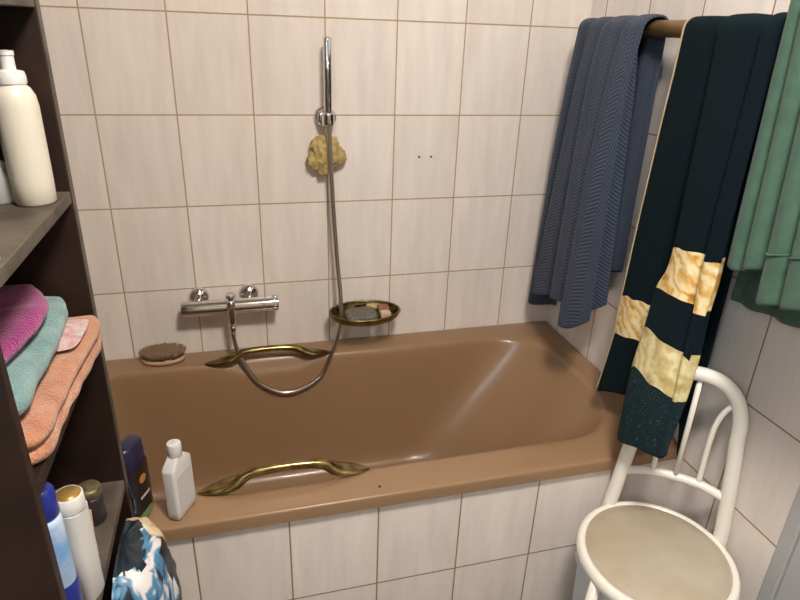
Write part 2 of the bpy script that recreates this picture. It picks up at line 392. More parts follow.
# ------------------------------------------------------------------ shower, mixer, soap dish on the back wall
def shower():
    t = empty('hand_shower', (.597, -.055, 1.293), 'slim chrome stick hand shower upright in its wall holder', 'shower head')
    def sh(i, a):
        k = 1 - .3 * math.exp(-((math.sin(a * .5 - PI * .75 + PI / 4) / .2) ** 2))
        return k, k
    zs = [1.293, 1.296, 1.30, 1.40, 1.498, 1.503, 1.5045]
    rs = [.007, .0095, .0112, .0112, .0112, .0095, .006]
    stick = G().tube([(.597, -.055, z) for z in zs], rs, 28).build('shower_stick', M['chrome'], t)
    G().box(.5955, .5985, -.0675, -.066, 1.33, 1.497).build('spray_strip', M['chrome'], stick)
    hl = empty('shower_holder', (.594, 0, 1.297), 'round chrome wall holder gripping the stick hand shower', 'shower holder')
    G().lathe([(.0002, 0), (.026, 0), (.0275, -.004), (.0265, -.012), (.019, -.017), (.0002, -.018)], .591, -.0002, 1.297, 32, axis='y').build('wall_disc', M['chrome'], hl)
    G().tube([(.593, -.016, 1.297), (.596, -.03, 1.297)], .0085, 16).build('arm', M['chrome'], hl)
    G().lathe([(.0002, -.027), (.021, -.027), (.0255, -.030), (.0265, -.035), (.0255, -.040), (.021, -.0425), (.0002, -.0425)], .596, 0, 1.297, 32, axis='y').build('round_body', M['chrome'], hl)
    ring = [(.597 + .0145 * math.cos(a), -.055 + .0145 * math.sin(a), 0) for a in [2 * PI * k / 32 for k in range(32)]]
    rows = []
    for r, z in ((.0114, 1.279), (.0165, 1.279), (.0175, 1.285), (.0175, 1.309), (.0165, 1.314), (.0114, 1.314), (.0114, 1.279)):
        rows.append([(.597 + r * math.cos(2 * PI * k / 32), -.055 + r * math.sin(2 * PI * k / 32), z) for k in range(32)])
    G().grid(rows, True).build('clamp_ring', M['chrome'], hl)
    # hose
    pts = crom([(.597, -.055, 1.290), (.599, -.056, 1.25), (.606, -.06, 1.07), (.616, -.068, .888), (.623, -.088, .764), (.616, -.1, .667), (.567, -.11, .537), (.530, -.118, .500), (.486, -.12, .480), (.455, -.12, .4735), (.424, -.119, .477),
                (.385, -.115, .497), (.351, -.109, .528), (.313, -.096, .600), (.300, -.088, .655), (.2985, -.086, .672)], 8)
    h = tag(G().tube(pts, .0066, 14).build('shower_hose', M['steel_hose']), 'flexible metal shower hose looping down from the hand shower to the mixer tap', 'hose')
    # sponge
    bm = bmesh.new(); bmesh.ops.create_icosphere(bm, subdivisions=5, radius=1)
    for v in bm.verts:
        d = v.co.copy(); a = math.atan2(d.z, d.x)
        lob = 1 + .09 * math.cos(5 * a + 1.4) + .06 * math.cos(3 * a)
        f = noise.noise(d * 2.2) * .2 + noise.noise(d * 5.5) * .16 + noise.noise(d * 12) * .06
        k = lob + f
        v.co = Vector((.592 + d.x * .05 * k, -.026 + d.y * .021 * (1 + f), 1.192 + d.z * .052 * k))
    me = bpy.data.meshes.new('bath_sponge'); bm.to_mesh(me); bm.free()
    s = empty('bath_sponge', (.592, -.026, 1.192), 'crumpled mustard-yellow net bath sponge hanging from the shower holder', 'sponge')
    link('sponge_body', me, M['sponge'], s)
    G().tube(crom([(.588, -.024, 1.225), (.586, -.034, 1.262), (.581, -.036, 1.296), (.585, -.034, 1.3068), (.594, -.034, 1.3085), (.600, -.032, 1.298), (.595, -.030, 1.26), (.591, -.024, 1.226)], 5), .0016, 8).build('hanging_cord', M['cord'], s)
shower()

def mixer():
    t = empty('mixer_tap', (.298, 0, .76), 'horizontal chrome thermostatic bath mixer tap on two round wall rosettes', 'tap')
    G().lathe([(.0002, .157), (.0205, .157), (.0225, .159), (.0225, .272), (.0225, .3), (.0225, .392), (.0212, .3935), (.0212, .3965), (.0225, .398), (.0225, .434), (.0205, .436), (.0002, .436)], 0, -.06, .758, 36, axis='x').build('mixer_body', M['chrome'], t, auto=40)
    g = G()
    for k in range(14):
        a = 2 * PI * k / 14
        g.tube([(.418, -.06 + .0222 * math.cos(a), .758 + .0222 * math.sin(a)), (.434, -.06 + .0222 * math.cos(a), .758 + .0222 * math.sin(a))], .0016, 6)
    g.build('grip_knob', M['chrome'], t)
    for x in (.206, .352):
        r = G().lathe([(.0002, -.0002), (.029, -.0002), (.030, -.003), (.028, -.012), (.020, -.019), (.010, -.022), (.010, -.046), (.0002, -.046)], x, 0, .772, 32, axis='y').build('rosette', M['chrome'], t)
    ob = G().lathe([(.0002, .700), (.009, .700), (.0115, .703), (.0125, .73), (.0125, .775), (.011, .784), (.0002, .786)], .298, -.080, 0, 28).build('outlet_block', M['chrome'], t)
    G().lathe([(.0002, .799), (.012, .799), (.0145, .796), (.0145, .789), (.009, .786), (.009, .78), (.0002, .78)], .298, -.066, 0, 24).build('diverter_knob', M['chrome'], t)
    G().lathe([(.0002, .704), (.0085, .704), (.0095, .700), (.0095, .690), (.0075, .686), (.0075, .671), (.0002, .670)], .298, -.086, 0, 20).build('hose_nut', M['chrome'], ob)
mixer()

def soap_dish():
    cx, cy, z = .70, -.084, .706; A, B = .110, .074
    t = empty('soap_dish', (cx, 0, z), 'oval bronze wire soap dish fixed to the tiled wall above the tub', 'soap dish')
    def ell(a, b, zz, n=64): return [(cx + a * math.cos(2 * PI * k / n), cy + b * math.sin(2 * PI * k / n), zz) for k in range(n)]
    def closed_tube(pts, r):
        P = [Vector(p) for p in pts]; rows = []
        for i, p in enumerate(P):
            tg = (P[(i + 1) % len(P)] - P[i - 1]).normalized(); nn = Vector((0, 0, 1)); bi = tg.cross(nn)
            rows.append([p + nn * (r * math.cos(2 * PI * k / 10)) + bi * (r * math.sin(2 * PI * k / 10)) for k in range(10)])
        rows.append(rows[0]); return rows
    G().grid(closed_tube(ell(A, B, z + .012), .0042), True).build('rim_ring', M['bronze'], t)
    rows = [ell(A - .001, B - .001, z + .012), ell(A - .004, B - .004, z), ell(A - .014, B - .012, z - .009), ell(A - .014, B - .012, z - .011), ell(A - .002, B - .002, z - .001), ell(A + .001, B + .001, z + .012)]
    G().grid(rows, True).build('basin_wall', M['bronze'], t)
    for k in range(-4, 5):
        y = cy + k * .010; hx = (A - .012) * math.sqrt(max(.03, 1 - ((y - cy) / (B - .009)) ** 2))
        G().tube([(cx - hx, y, z - .009), (cx + hx, y, z - .009)], .0022, 8).build('slat', M['bronze'], t)
    G().box(cx - .02, cx + .02, -.018, -.0002, z - .012, z + .008).build('wall_bracket', M['bronze'], t, smooth=False, bevel=.003)
    # things in the dish
    rows = []
    for zz, k in ((-.0065, .92), (-.004, 1), (.004, 1), (.008, .9), (.009, .6)):
        r = []
        for i in range(40):
            a = 2 * PI * i / 40
            sx = math.copysign(abs(math.cos(a)) ** .5, math.cos(a)); sy = math.copysign(abs(math.sin(a)) ** .5, math.sin(a))
            w = 1 + .05 * noise.noise(Vector((sx * 3, sy * 3, zz * 50)))
            r.append((cx - .012 + .05 * sx * k * w, cy + .002 + .042 * sy * k * w, z + zz + .003 * noise.noise(Vector((sx * 4, sy * 4, 1)))))
        rows.append(r)
    tag(G().grid(rows, True, True, True).build('soap_pouch', M['mesh_grey']), 'flat grey netted soap pouch lying in the bronze dish', 'soap pouch')
    s = empty('soap_bar', (cx + .064, cy, z), 'small brown and cream piece of soap at the right end of the bronze dish', 'soap')
    G().box(cx + .046, cx + .078, cy - .034, cy - .004, z - .0066, z + .014).build('cream_half', M['soap'], s, smooth=False, bevel=.004, seg=3)
    G().box(cx + .044, cx + .080, cy - .0035, cy + .032, z - .0066, z + .018).build('brown_half', M['soap_brown'], s, smooth=False, bevel=.004, seg=3)
soap_dish()

for i, (x, lab) in enumerate(((.880, 'left of the two small dark drill holes in a wall tile'), (.918, 'right of the two small dark drill holes in a wall tile'))):
    o = G().lathe([(.0002, -.0006), (.0026, -.0006), (.0034, -.0004), (.0036, 0), (.0002, .0)], x, 0, 1.1775, 16, axis='y').build('drill_hole', M['hole'])
    tag(o, lab, 'drill hole', 'drill holes in the tile')

# ------------------------------------------------------------------ brush and bottles on the rim
def brush():
    cx, cy, z = .088, -.044, .5852; A, B = .062, .036
    t = empty('bath_brush', (cx, cy, z), 'oval wooden bath brush lying bristles up on the tub rim by the wall', 'brush')
    prof = ((.80, 0), (.95, .002), (1, .008), (.99, .014), (.9, .016))
    G().grid([[(cx + A * k * math.cos(2 * PI * i / 40), cy + B * k * math.sin(2 * PI * i / 40), z + h) for i in range(40)] for k, h in prof], True, True, True).build('wooden_back', M['pale_wood'], t)
    g = G(); rnd = random.Random(2)
    for k in range(1500):
        a = rnd.random() * 2 * PI; r = math.sqrt(rnd.random()) * .93
        x, y = cx + A * r * math.cos(a), cy + B * r * math.sin(a)
        dx, dy = (x - cx) * .16 + rnd.uniform(-.004, .004), (y - cy) * .2 + rnd.uniform(-.004, .004)
        h = .026 + rnd.uniform(-.002, .003)
        g.tube([(x, y, z + .014), (x + dx, y + dy, z + .014 + h)], [.0012, .0008], 4, True)
    b = g.build('bristles', M['bristle'], t); b['kind'] = 'stuff'
brush()

def flat_bottle(cx, cy, z, ang, prof, mt, name, parent, n=36, e=.55):
    """rounded-rectangular section bottle body; prof = (half length, half thickness, height)"""
    rows = []; ca, sa = math.cos(ang), math.sin(ang)
    for a_, b_, h in prof:
        r = []
        for i in range(n):
            t = 2 * PI * i / n
            u = a_ * math.copysign(abs(math.cos(t)) ** e, math.cos(t)); v = b_ * math.copysign(abs(math.sin(t)) ** e, math.sin(t))
            r.append((cx + u * ca - v * sa, cy + u * sa + v * ca, z + h))
        rows.append(r)
    return G().grid(rows, True, True, True).build(name, mt, parent, auto=50)

def white_bottle():
    cx, cy, z = .178, -.706, .5853; ang = math.radians(62)
    t = empty('shampoo_bottle', (cx, cy, z), 'white angular plastic bottle standing on the front rim of the tub', 'bottle')
    flat_bottle(cx, cy, z, ang, [(.031, .012, 0), (.034, .0145, .003), (.0345, .015, .02), (.0345, .015, .118), (.033, .0145, .125), (.016, .0125, .139), (.0125, .0115, .143)], M['white_plastic'], 'bottle_body', t, e=.3)
    ca, sa = math.cos(ang), math.sin(ang)
    cap = G().lathe([(.0002, .140), (.013, .140), (.0142, .142), (.0142, .168), (.0132, .1715), (.009, .173), (.0002, .173)], cx, cy, z, 28).build('screw_cap', M['white_plastic'], t, auto=45)
    G().lathe([(.0002, .1732), (.006, .1732), (.0066, .1726), (.0002, .1726)], cx, cy, z, 18).build('cap_disc', M['grey_print'], cap)
    g = G(); nx, ny = sa, -ca
    q = []
    for u, h in ((-.025, .02), (.025, .02), (.025, .105), (-.025, .105)):
        q.append((u, h))
    for off in (.0148, .0154):
        g.v += [(cx + u * ca + nx * off, cy + u * sa + ny * off, z + h) for u, h in q]
    g.f += [(0, 1, 2, 3), (4, 5, 6, 7), (0, 1, 5, 4), (1, 2, 6, 5), (2, 3, 7, 6), (3, 0, 4, 7)]
    g.build('side_label', M['grey_print'], t, smooth=False)
white_bottle()

def navy_bottle():
    cx, cy, z = .094, -.705, .5853; ang = math.radians(66)
    t = empty('shower_gel_bottle', (cx, cy, z), 'navy shower gel bottle with dark label standing on the rim against the shelf side', 'bottle')
    flat_bottle(cx, cy, z, ang, [(.029, .015, 0), (.033, .018, .004), (.036, .020, .06), (.037, .020, .11), (.034, .019, .140)], M['navy'], 'bottle_body', t, e=.75)
    flat_bottle(cx, cy, z, ang, [(.034, .019, .1402), (.0345, .0195, .144), (.033, .018, .178), (.028, .015, .184), (.015, .009, .186)], M['navy'], 'flip_cap', t, e=.8)
    ca, sa = math.cos(ang), math.sin(ang)
    def patch(u0, u1, h0, h1, off, mt, name, rnd=False, par=None):
        rows = []
        for j in range(9):
            h = h0 + (h1 - h0) * j / 8; r = []
            for i in range(9):
                s = i / 8 * 2 - 1
                w = 1 if not rnd else math.sqrt(max(.02, 1 - (j / 4 - 1) ** 2))
                u = (u0 + u1) / 2 + s * w * (u1 - u0) / 2
                ex = .0195 * max(.05, 1 - abs(u / .0375) ** 2.667) ** .375 + off
                r.append((cx + u * ca + ex * sa, cy + u * sa - ex * ca, z + h))
            rows.append(r)
        return G().grid(rows).build(name, mt, par or t)
    fl = patch(-.030, .031, .022, .135, .0008, M['black_label'], 'front_label')
    patch(-.012, .010, .092, .112, .0014, M['orange'], 'emblem', True, fl)
    patch(-.016, .016, .058, .064, .0014, M['grey_print'], 'print_line', False, fl)
    patch(-.030, .030, .008, .026, .0014, M['green_label'], 'green_band', True)
navy_bottle()

# ------------------------------------------------------------------ towels on the rail
BX, BZ = 1.315, 1.55
def rail():
    t = empty('towel_rail', (BX, -.55, BZ), 'round wooden towel rail along the right wall carrying three towels', 'towel rail')
    G().tube([(BX, -.13, BZ), (BX, -1.20, BZ)], .0185, 24).build('rail_bar', M['rail_wood'], t)
    for y in (-.17, -1.03):
        G().box(BX - .008, 1.3898, y - .01, y + .01, BZ - .013, BZ + .013).build('bracket', M['brass'], t, smooth=False, bevel=.004)
    G().tube([(BX, -.835, BZ + .058), (BX, -1.19, BZ + .058)], .014, 20).build('upper_bar', M['rail_wood'], t)
    G().box(BX - .008, 1.3898, -1.04, -1.02, BZ + .05, BZ + .07).build('bracket', M['brass'], t, smooth=False, bevel=.004)
rail()

def sheet(name, cols, backs, mt, thick=.005, nu=5, label=None, parent=None, wrinkle=.003, arc=.0225, seed=0, nb=10, na=8, nf=44, banded=False, rz=BZ):
    """a cloth folded over the rail.  cols: per fold column the front path [top .. hem]
    (banded: [(point, v key)..]); backs: per column (x, y at top, y at hem, z hem) behind the rail."""
    CP = []; CV = []
    for ci, (path, bk) in enumerate(zip(cols, backs)):
        keys = None
        if banded:
            keys = [k for _, k in path]; path = [p for p, _ in path]
        P = [Vector(p) for p in path]
        xb, yb, yh, zh = bk
        line = []; vv = []
        for k in range(nb):
            f = k / nb
            line.append(Vector((xb, yh + (yb - yh) * f, zh + (rz - zh) * f))); vv.append(-2 + f)
        rf = BX - P[0].x; rb = xb - BX
        for k in range(na + 1):
            a = PI * k / na; f = k / na
            r = rb + (rf - rb) * f
            top = arc + (rf - .03) * .25
            y = yb + (P[0].y - yb) * f
            line.append(Vector((BX + math.cos(a) * r, y, rz + math.sin(a) * top))); vv.append(-1 + f)
        # front, resampled by length
        P[0] = Vector((P[0].x, P[0].y, min(P[0].z, rz)))
        pts = [P[0]]; ks = [0 if keys is None else keys[0]]
        cr = crom(P, 12)
        ln = [0]
        for a_, b_ in zip(cr, cr[1:]): ln.append(ln[-1] + (b_ - a_).length)
        for k in range(1, nf + 1):
            d = ln[-1] * k / nf; i = 0
            while i < len(ln) - 2 and ln[i + 1] < d: i += 1
            f = (d - ln[i]) / max(1e-9, ln[i + 1] - ln[i])
            line.append(cr[i].lerp(cr[i + 1], f))
            q = (i + f) / 12; j = min(int(q), len(P) - 2)
            vv.append((keys[j] + (keys[j + 1] - keys[j]) * (q - j)) if keys else 0)
        CP.append(line); CV.append(vv)
    rows = []; VV = []
    for j in range(len(CP[0])):
        ctrl = [c[j] for c in CP]
        r = crom(ctrl, nu)
        cv = crom([(c[j], 0, 0) for c in CV], nu)
        for p in r:
            w = min(1, max(0, (rz + .01 - p.z) / .12)) 
            n_ = noise.noise(Vector((p.y * 14 + seed, p.z * 2.2, seed))) * wrinkle + noise.noise(Vector((p.y * 40, p.z * 5, seed + 3))) * wrinkle * .4
            p.x += n_ * w
        rows.append(r); VV.append([c.x for c in cv])
    g = G().grid(rows)
    me = bpy.data.meshes.new(name); me.from_pydata(g.v, [], g.f)
    uvl = me.uv_layers.new(name='UVMap')
    nc = len(rows[0])
    ul = [[0] * nc for _ in rows]; vl = [[0] * nc for _ in rows]
    for j in range(len(rows)):
        for i in range(1, nc): ul[j][i] = ul[j][i - 1] + (Vector(rows[len(rows) // 2][i]) - Vector(rows[len(rows) // 2][i - 1])).length
        if j:
            for i in range(nc): vl[j][i] = vl[j - 1][i] + (Vector(rows[j][i]) - Vector(rows[j - 1][i])).length
    for lp in me.loops:
        j, i = divmod(lp.vertex_index, nc)
        uvl.data[lp.index].uv = (ul[j][i], VV[j][i] if banded else vl[j][i])
    o = link(name, me, mt, parent)
    m = o.modifiers.new('solid', 'SOLIDIFY'); m.thickness = thick; m.offset = 0
    m = o.modifiers.new('sub', 'SUBSURF'); m.levels = 1; m.render_levels = 1
    return o, rows

BLUE = [
 [(1.286, -.125, 1.552), (1.286, -.105, 1.42), (1.284, -.080, 1.2), (1.280, -.052, .684)],
 [(1.284, -.150, 1.552), (1.284, -.132, 1.42), (1.284, -.110, 1.2), (1.282, -.085, .690)],
 [(1.290, -.185, 1.552), (1.306, -.170, 1.42), (1.318, -.150, 1.2), (1.322, -.130, .708)],
 [(1.291, -.200, 1.552), (1.308, -.185, 1.42), (1.322, -.165, 1.2), (1.326, -.145, .712)],
 [(1.277, -.195, 1.552), (1.268, -.180, 1.42), (1.262, -.160, 1.2), (1.252, -.125, .750)],
 [(1.274, -.230, 1.552), (1.264, -.215, 1.42), (1.258, -.200, 1.2), (1.248, -.178, .768)],
 [(1.278, -.262, 1.552), (1.274, -.252, 1.42), (1.268, -.245, 1.2), (1.258, -.238, .792)],
 [(1.289, -.280, 1.552), (1.303, -.275, 1.42), (1.312, -.272, 1.2), (1.312, -.278, .800)],
 [(1.290, -.292, 1.552), (1.305, -.288, 1.42), (1.316, -.286, 1.2), (1.316, -.292, .804)],
 [(1.269, -.270, 1.552), (1.254, -.268, 1.42), (1.243, -.268, 1.2), (1.230, -.275, .806)],
 [(1.266, -.315, 1.552), (1.250, -.315, 1.42), (1.239, -.318, 1.2), (1.227, -.330, .816)],
 [(1.269, -.360, 1.552), (1.258, -.365, 1.42), (1.248, -.372, 1.2), (1.240, -.398, .838)],
 [(1.285, -.385, 1.552), (1.294, -.392, 1.42), (1.298, -.402, 1.2), (1.296, -.430, .842)],
 [(1.286, -.395, 1.552), (1.296, -.402, 1.42), (1.302, -.412, 1.2), (1.300, -.440, .842)],
 [(1.262, -.375, 1.552), (1.240, -.378, 1.42), (1.224, -.380, 1.2), (1.206, -.382, .774)],
 [(1.257, -.415, 1.552), (1.234, -.420, 1.42), (1.218, -.428, 1.2), (1.200, -.440, .782)],
 [(1.263, -.452, 1.552), (1.244, -.460, 1.42), (1.234, -.476, 1.2), (1.219, -.508, .835)],
]
bk = []
for i, c in enumerate(BLUE):
    f = i / (len(BLUE) - 1)
    bk.append((1.343 + .006 * math.sin(i * 1.3), -.125 - .295 * f, -.06 - .37 * f, .80 + .135 * f))
o, r = sheet('bath_towel', BLUE, bk, M['blue_towel'], thick=.006, nu=4, seed=1, wrinkle=.002)
tag(o, 'blue-grey towel with chevron weave, on the rail nearest the tiled back wall', 'towel', 'towels on the rail')

def K(*a): return [(p, k) for p, k in a]
DARK = [
 K(((1.287, -.562, 1.552), 0), ((1.268, -.556, .927), 1), ((1.266, -.560, .828), 2), ((1.262, -.536, .632), 2.8)),
 K(((1.285, -.625, 1.552), 0), ((1.264, -.616, .940), 1), ((1.262, -.621, .844), 2), ((1.258, -.602, .670), 2.8)),
 K(((1.288, -.665, 1.552), 0), ((1.274, -.665, .947), 1), ((1.271, -.668, .853), 2), ((1.267, -.662, .695), 2.8)),
 K(((1.291, -.705, 1.552), 0), ((1.308, -.705, .952), 1), ((1.305, -.710, .862), 2), ((1.298, -.710, .715), 2.8)),
 K(((1.279, -.672, 1.552), 0), ((1.246, -.729, 1.121), 1), ((1.236, -.714, 1.017), 2), ((1.210, -.733, .926), 3), ((1.185, -.751, .834), 4), ((1.165, -.778, .671), 5)),
 K(((1.271, -.735, 1.552), 0), ((1.234, -.787, 1.130), 1), ((1.224, -.785, 1.027), 2), ((1.198, -.814, .935), 3), ((1.173, -.840, .845), 4), ((1.153, -.860, .698), 5)),
 K(((1.281, -.785, 1.552), 0), ((1.250, -.808, 1.133), 1), ((1.240, -.818, 1.026), 2), ((1.212, -.853, .931), 3), ((1.187, -.886, .841), 4), ((1.166, -.902, .704), 5)),
 K(((1.289, -.798, 1.552), 0), ((1.276, -.836, 1.126), 1), ((1.264, -.846, 1.022), 2), ((1.234, -.878, .934), 3), ((1.206, -.902, .843), 4), ((1.176, -.912, .708), 5)),
 K(((1.268, -.798, 1.552), 0), ((1.236, -.832, 1.122), 1), ((1.226, -.848, 1.020), 2), ((1.200, -.876, .937), 3), ((1.182, -.898, .843), 4), ((1.163, -.914, .710), 5)),
 K(((1.275, -.832, 1.552), 0), ((1.242, -.866, 1.128), 1), ((1.232, -.872, 1.022), 2), ((1.204, -.888, .930), 3), ((1.186, -.900, .842), 4), ((1.169, -.930, .728), 5)),
]
bk = []
for i, c in enumerate(DARK):
    f = i / (len(DARK) - 1)
    bk.append((1.343 + .008 * math.sin(i * 1.9), -.555 - .245 * f, -.56 - .25 * f, .57 if i >= len(DARK) - 2 else .625 + (.04 if i % 2 else 0)))
o, r = sheet('bath_towel', DARK, bk, M['dark_towel'], thick=.008, nu=6, seed=5, banded=True, wrinkle=.004, nf=60)
tag(o, 'long blackish-green towel with gold ornamental bands, hanging onto the white chair', 'towel', 'towels on the rail')
edge = [Vector(row[0]) + Vector((-.001, .003, 0)) for row in r[6:]]
G().tube(edge, .0028, 8).build('hem_edge', M['hem'], o)['label'] = 'beige bound edge'

GREEN = [
 [(1.250, -.860, 1.60), (1.246, -.870, 1.36), (1.235, -.888, 1.135)],
 [(1.246, -.875, 1.60), (1.238, -.893, 1.36), (1.226, -.915, 1.136)],
 [(1.262, -.898, 1.60), (1.275, -.916, 1.36), (1.270, -.938, 1.141)],
 [(1.242, -.893, 1.60), (1.236, -.915, 1.36), (1.225, -.939, 1.143)],
 [(1.238, -.920, 1.60), (1.230, -.937, 1.36), (1.218, -.958, 1.155)],
 [(1.260, -.948, 1.60), (1.272, -.966, 1.36), (1.266, -.982, 1.150)],
 [(1.236, -.940, 1.60), (1.228, -.965, 1.36), (1.216, -.992, 1.106)],
 [(1.232, -.965, 1.60), (1.220, -.995, 1.36), (1.206, -1.025, 1.115)],
 [(1.256, -.993, 1.60), (1.262, -1.028, 1.36), (1.250, -1.060, 1.128)],
 [(1.226, -.985, 1.60), (1.216, -1.02, 1.36), (1.202, -1.052, 1.121)],
 [(1.224, -1.01, 1.60), (1.212, -1.05, 1.36), (1.196, -1.09, 1.135)],
 [(1.230, -1.04, 1.60), (1.220, -1.08, 1.36), (1.206, -1.12, 1.145)],
 [(1.256, -1.07, 1.60), (1.258, -1.10, 1.36), (1.250, -1.135, 1.140)],
 [(1.228, -1.065, 1.60), (1.216, -1.10, 1.36), (1.200, -1.13, 1.135)],
 [(1.226, -1.12, 1.60), (1.212, -1.15, 1.36), (1.196, -1.18, 1.145)],
 [(1.236, -1.17, 1.60), (1.226, -1.20, 1.36), (1.212, -1.225, 1.15)],
]
bk = []
for i, c in enumerate(GREEN):
    f = i / (len(GREEN) - 1)
    bk.append((1.352 + .008 * math.sin(i * 1.7), -.850 - .30 * f, -.80 - .34 * f, 1.015 + .03 * f))
o, r = sheet('bath_towel', GREEN, bk, M['green'], thick=.006, nu=4, seed=9, wrinkle=.0015, arc=.018, rz=BZ + .058)
tag(o, 'sage-green pleated towel on the rail, nearest the door', 'towel', 'towels on the rail')
row = r[-9]
G().tube([Vector(p) + Vector((-.004, 0, 0)) for p in row[24:]], .0016, 6).build('woven_border', M['green'], o)

# ------------------------------------------------------------------ white chair
def chair():
    U = Vector((.768, -.640, 0)); Nn = Vector((.640, .768, 0)); Bm = Vector((1.270, -.868, 0))
    def hp(u, z, off=0): return Bm + U * u + Nn * ((z - .5) * .09 + off) + Vector((0, 0, z))
    t = empty('chair', (1.18, -.96, 0), 'white tubular metal chair with round cream seat and arched spindle back', 'chair')
    R = .0162
    c = [hp(-.150, .0), hp(-.136, .30), hp(-.127, .47), hp(-.122, .52), hp(-.116, .58), hp(-.108, .66), hp(-.100, .72), hp(-.096, .77), hp(-.082, .815), hp(-.055, .846), hp(-.02, .860), hp(.02, .860), hp(.055, .846), hp(.082, .815), hp(.096, .77), hp(.100, .72), hp(.107, .66), hp(.114, .58), hp(.119, .52), hp(.122, .47), hp(.124, .3), hp(.124, 0)]
    G().tube(crom(c, 6), R, 18).build('back_hoop', M['enamel'], t)
    rl = [hp(-.111, .578), hp(-.06, .588, .010), hp(0, .590, .014), hp(.06, .588, .010), hp(.112, .578)]
    G().tube(crom(rl, 6), .0105, 14).build('back_rail', M['enamel'], t)
    G().tube([hp(0, .588, .012), hp(0, .72, .004), hp(0, .86)], .0062, 12).build('spindle', M['enamel'], t)
    for s in (-1, 1):
        G().tube(crom([hp(.050 * s, .586, .011), hp(.049 * s, .70, .004), hp(.052 * s, .755), hp(.066 * s, .795), hp(.088 * s, .815)], 6), .0062, 12).build('spindle', M['enamel'], t)
    sc = Vector((1.180, -.960, 0)); RO = .160; ZS = .468
    rows = []
    for k in range(49):
        a = 2 * PI * k / 48
        ctr = sc + Vector((math.cos(a) * RO, math.sin(a) * RO, ZS))
        rows.append([ctr + Vector((math.cos(a) * .0115 * math.cos(b), math.sin(a) * .0115 * math.cos(b), .0165 * math.sin(b))) for b in [2 * PI * j / 14 for j in range(14)]])
    G().grid(rows, True).build('seat_ring', M['enamel'], t)
    G().lathe([(.0002, .452), (.150, .452), (.1545, .462), (.1545, .476), (.1535, .481), (.150, .4835), (.1475, .4825), (.145, .485), (.12, .489), (.08, .493), (.04, .4945), (.0002, .495)], sc.x, sc.y, 0, 64).build('seat_pad', M['pad'], t)
    front = -Nn
    for s in (-1, 1):
        a = sc + front * .115 + U * (s * .108)
        b = sc + front * .165 + U * (s * .135)
        G().tube([(a.x, a.y, .462), (b.x, b.y, .0)], .0125, 16).build('leg', M['enamel'], t)
chair()

# bin under the seat
def bin_():
    t = empty('plastic_bin', (1.16, -.93, 0), 'pale grey plastic bin standing under the white chair seat', 'bin')
    cx, cy = 1.17, -.925
    rows = [rrect(cx - k, cx + k, cy - k, cy + k, .03, z, 6, 6) for k, z in ((.085, .002), (.09, .006), (.100, .36), (.104, .362), (.104, .372), (.098, .372), (.088, .012))]
    G().grid(rows, True, True, True).build('bin_body', M['bin'], t, auto=40)
    G().grid([rrect(cx - k, cx + k, cy - k, cy + k, .03, z, 6, 6) for k, z in ((.106, .3725), (.107, .378), (.100, .388), (.03, .391))], True, True, True).build('bin_lid', M['bin'], t, auto=40)
bin_()

# ------------------------------------------------------------------ shelf unit on the left
SX0, SX1 = -.20, .10
def shelf():
    t = empty('shelf_unit', (-.05, -.98, 0), 'tall dark brown open wooden shelf unit standing in front of the tub end', 'shelf')
    G().box(SX0, SX1, -.800, -.784, 0, 1.80).build('side_panel', M['wood_dark'], t, smooth=False, bevel=.0015)
    G().box(SX0, SX1, -1.184, -1.168, 0, 1.80).build('side_panel', M['wood_dark'], t, smooth=False, bevel=.0015)
    G().box(SX0, SX0 + .006, -1.168, -.800, 0, 1.80).build('back_panel', M['wood_dark'], t, smooth=False)
    for z, mt in ((.10, 'wood_dark'), (.40, 'wood_dark'), (.757, 'board'), (1.055, 'wood_dark'), (1.293, 'board'), (1.556, 'board'), (1.80, 'wood_dark')):
        G().box(SX0 + .006, SX1 - .001, -1.168, -.800, z - .018, z).build('shelf_board', M[mt], t, smooth=False, bevel=.0015)
    G().box(SX1, SX1 + .0012, -.7995, -.7845, 0, 1.80).build('edge_strip', M['board'], t, smooth=False)['label'] = 'greyish front edge strip'
shelf()

def pump_bottle():
    cx, cy, z = .070, -.862, 1.2932
    t = empty('pump_bottle', (cx, cy, z), 'tall white pump foam bottle on the upper grey shelf board', 'bottle')
    G().lathe([(.0002, 0), (.023, 0), (.0255, .003), (.0262, .03), (.0262, .128), (.0245, .141), (.020, .150), (.0165, .153), (.0165, .156), (.0002, .156)], cx, cy, z, 36).build('bottle_body', M['pump_white'], t)
    G().lathe([(.0002, .155), (.0175, .155), (.018, .157), (.0178, .165), (.0165, .170), (.008, .172), (.0002, .172)], cx, cy, z, 28).build('neck_collar', M['white_plastic'], t, auto=50)
    g = G().lathe([(.0002, .171), (.0085, .171), (.0085, .188), (.0095, .189), (.0095, .194), (.0002, .195)], cx, cy, z, 20)
    g.box(cx - .030, cx, cy - .005, cy + .005, z + .187, z + .193)
    g.build('pump_head', M['white_plastic'], t, auto=40)
pump_bottle()

t = empty('clear_bottle', (.022, -.85, 1.2932), 'small translucent bottle behind the white pump bottle', 'bottle')
G().lathe([(.0002, 0), (.020, 0), (.022, .003), (.022, .035), (.016, .052), (.009, .058), (.009, .062), (.0002, .062)], .022, -.85, 1.2932, 28).build('bottle_body', M['clear'], t)
G().lathe([(.0002, .0625), (.010, .0625), (.010, .078), (.0002, .079)], .022, -.85, 1.2932, 20).build('cap', M['clear'], t)
t = tag(G().lathe([(.0002, 0), (.008, 0), (.0085, .001), (.008, .012), (.0002, .013)], .084, -1.098, 1.2932, 20).build('bottle_cap', M['white_plastic']), 'tiny white bottle cap lying near the front of the upper shelf board', 'cap')

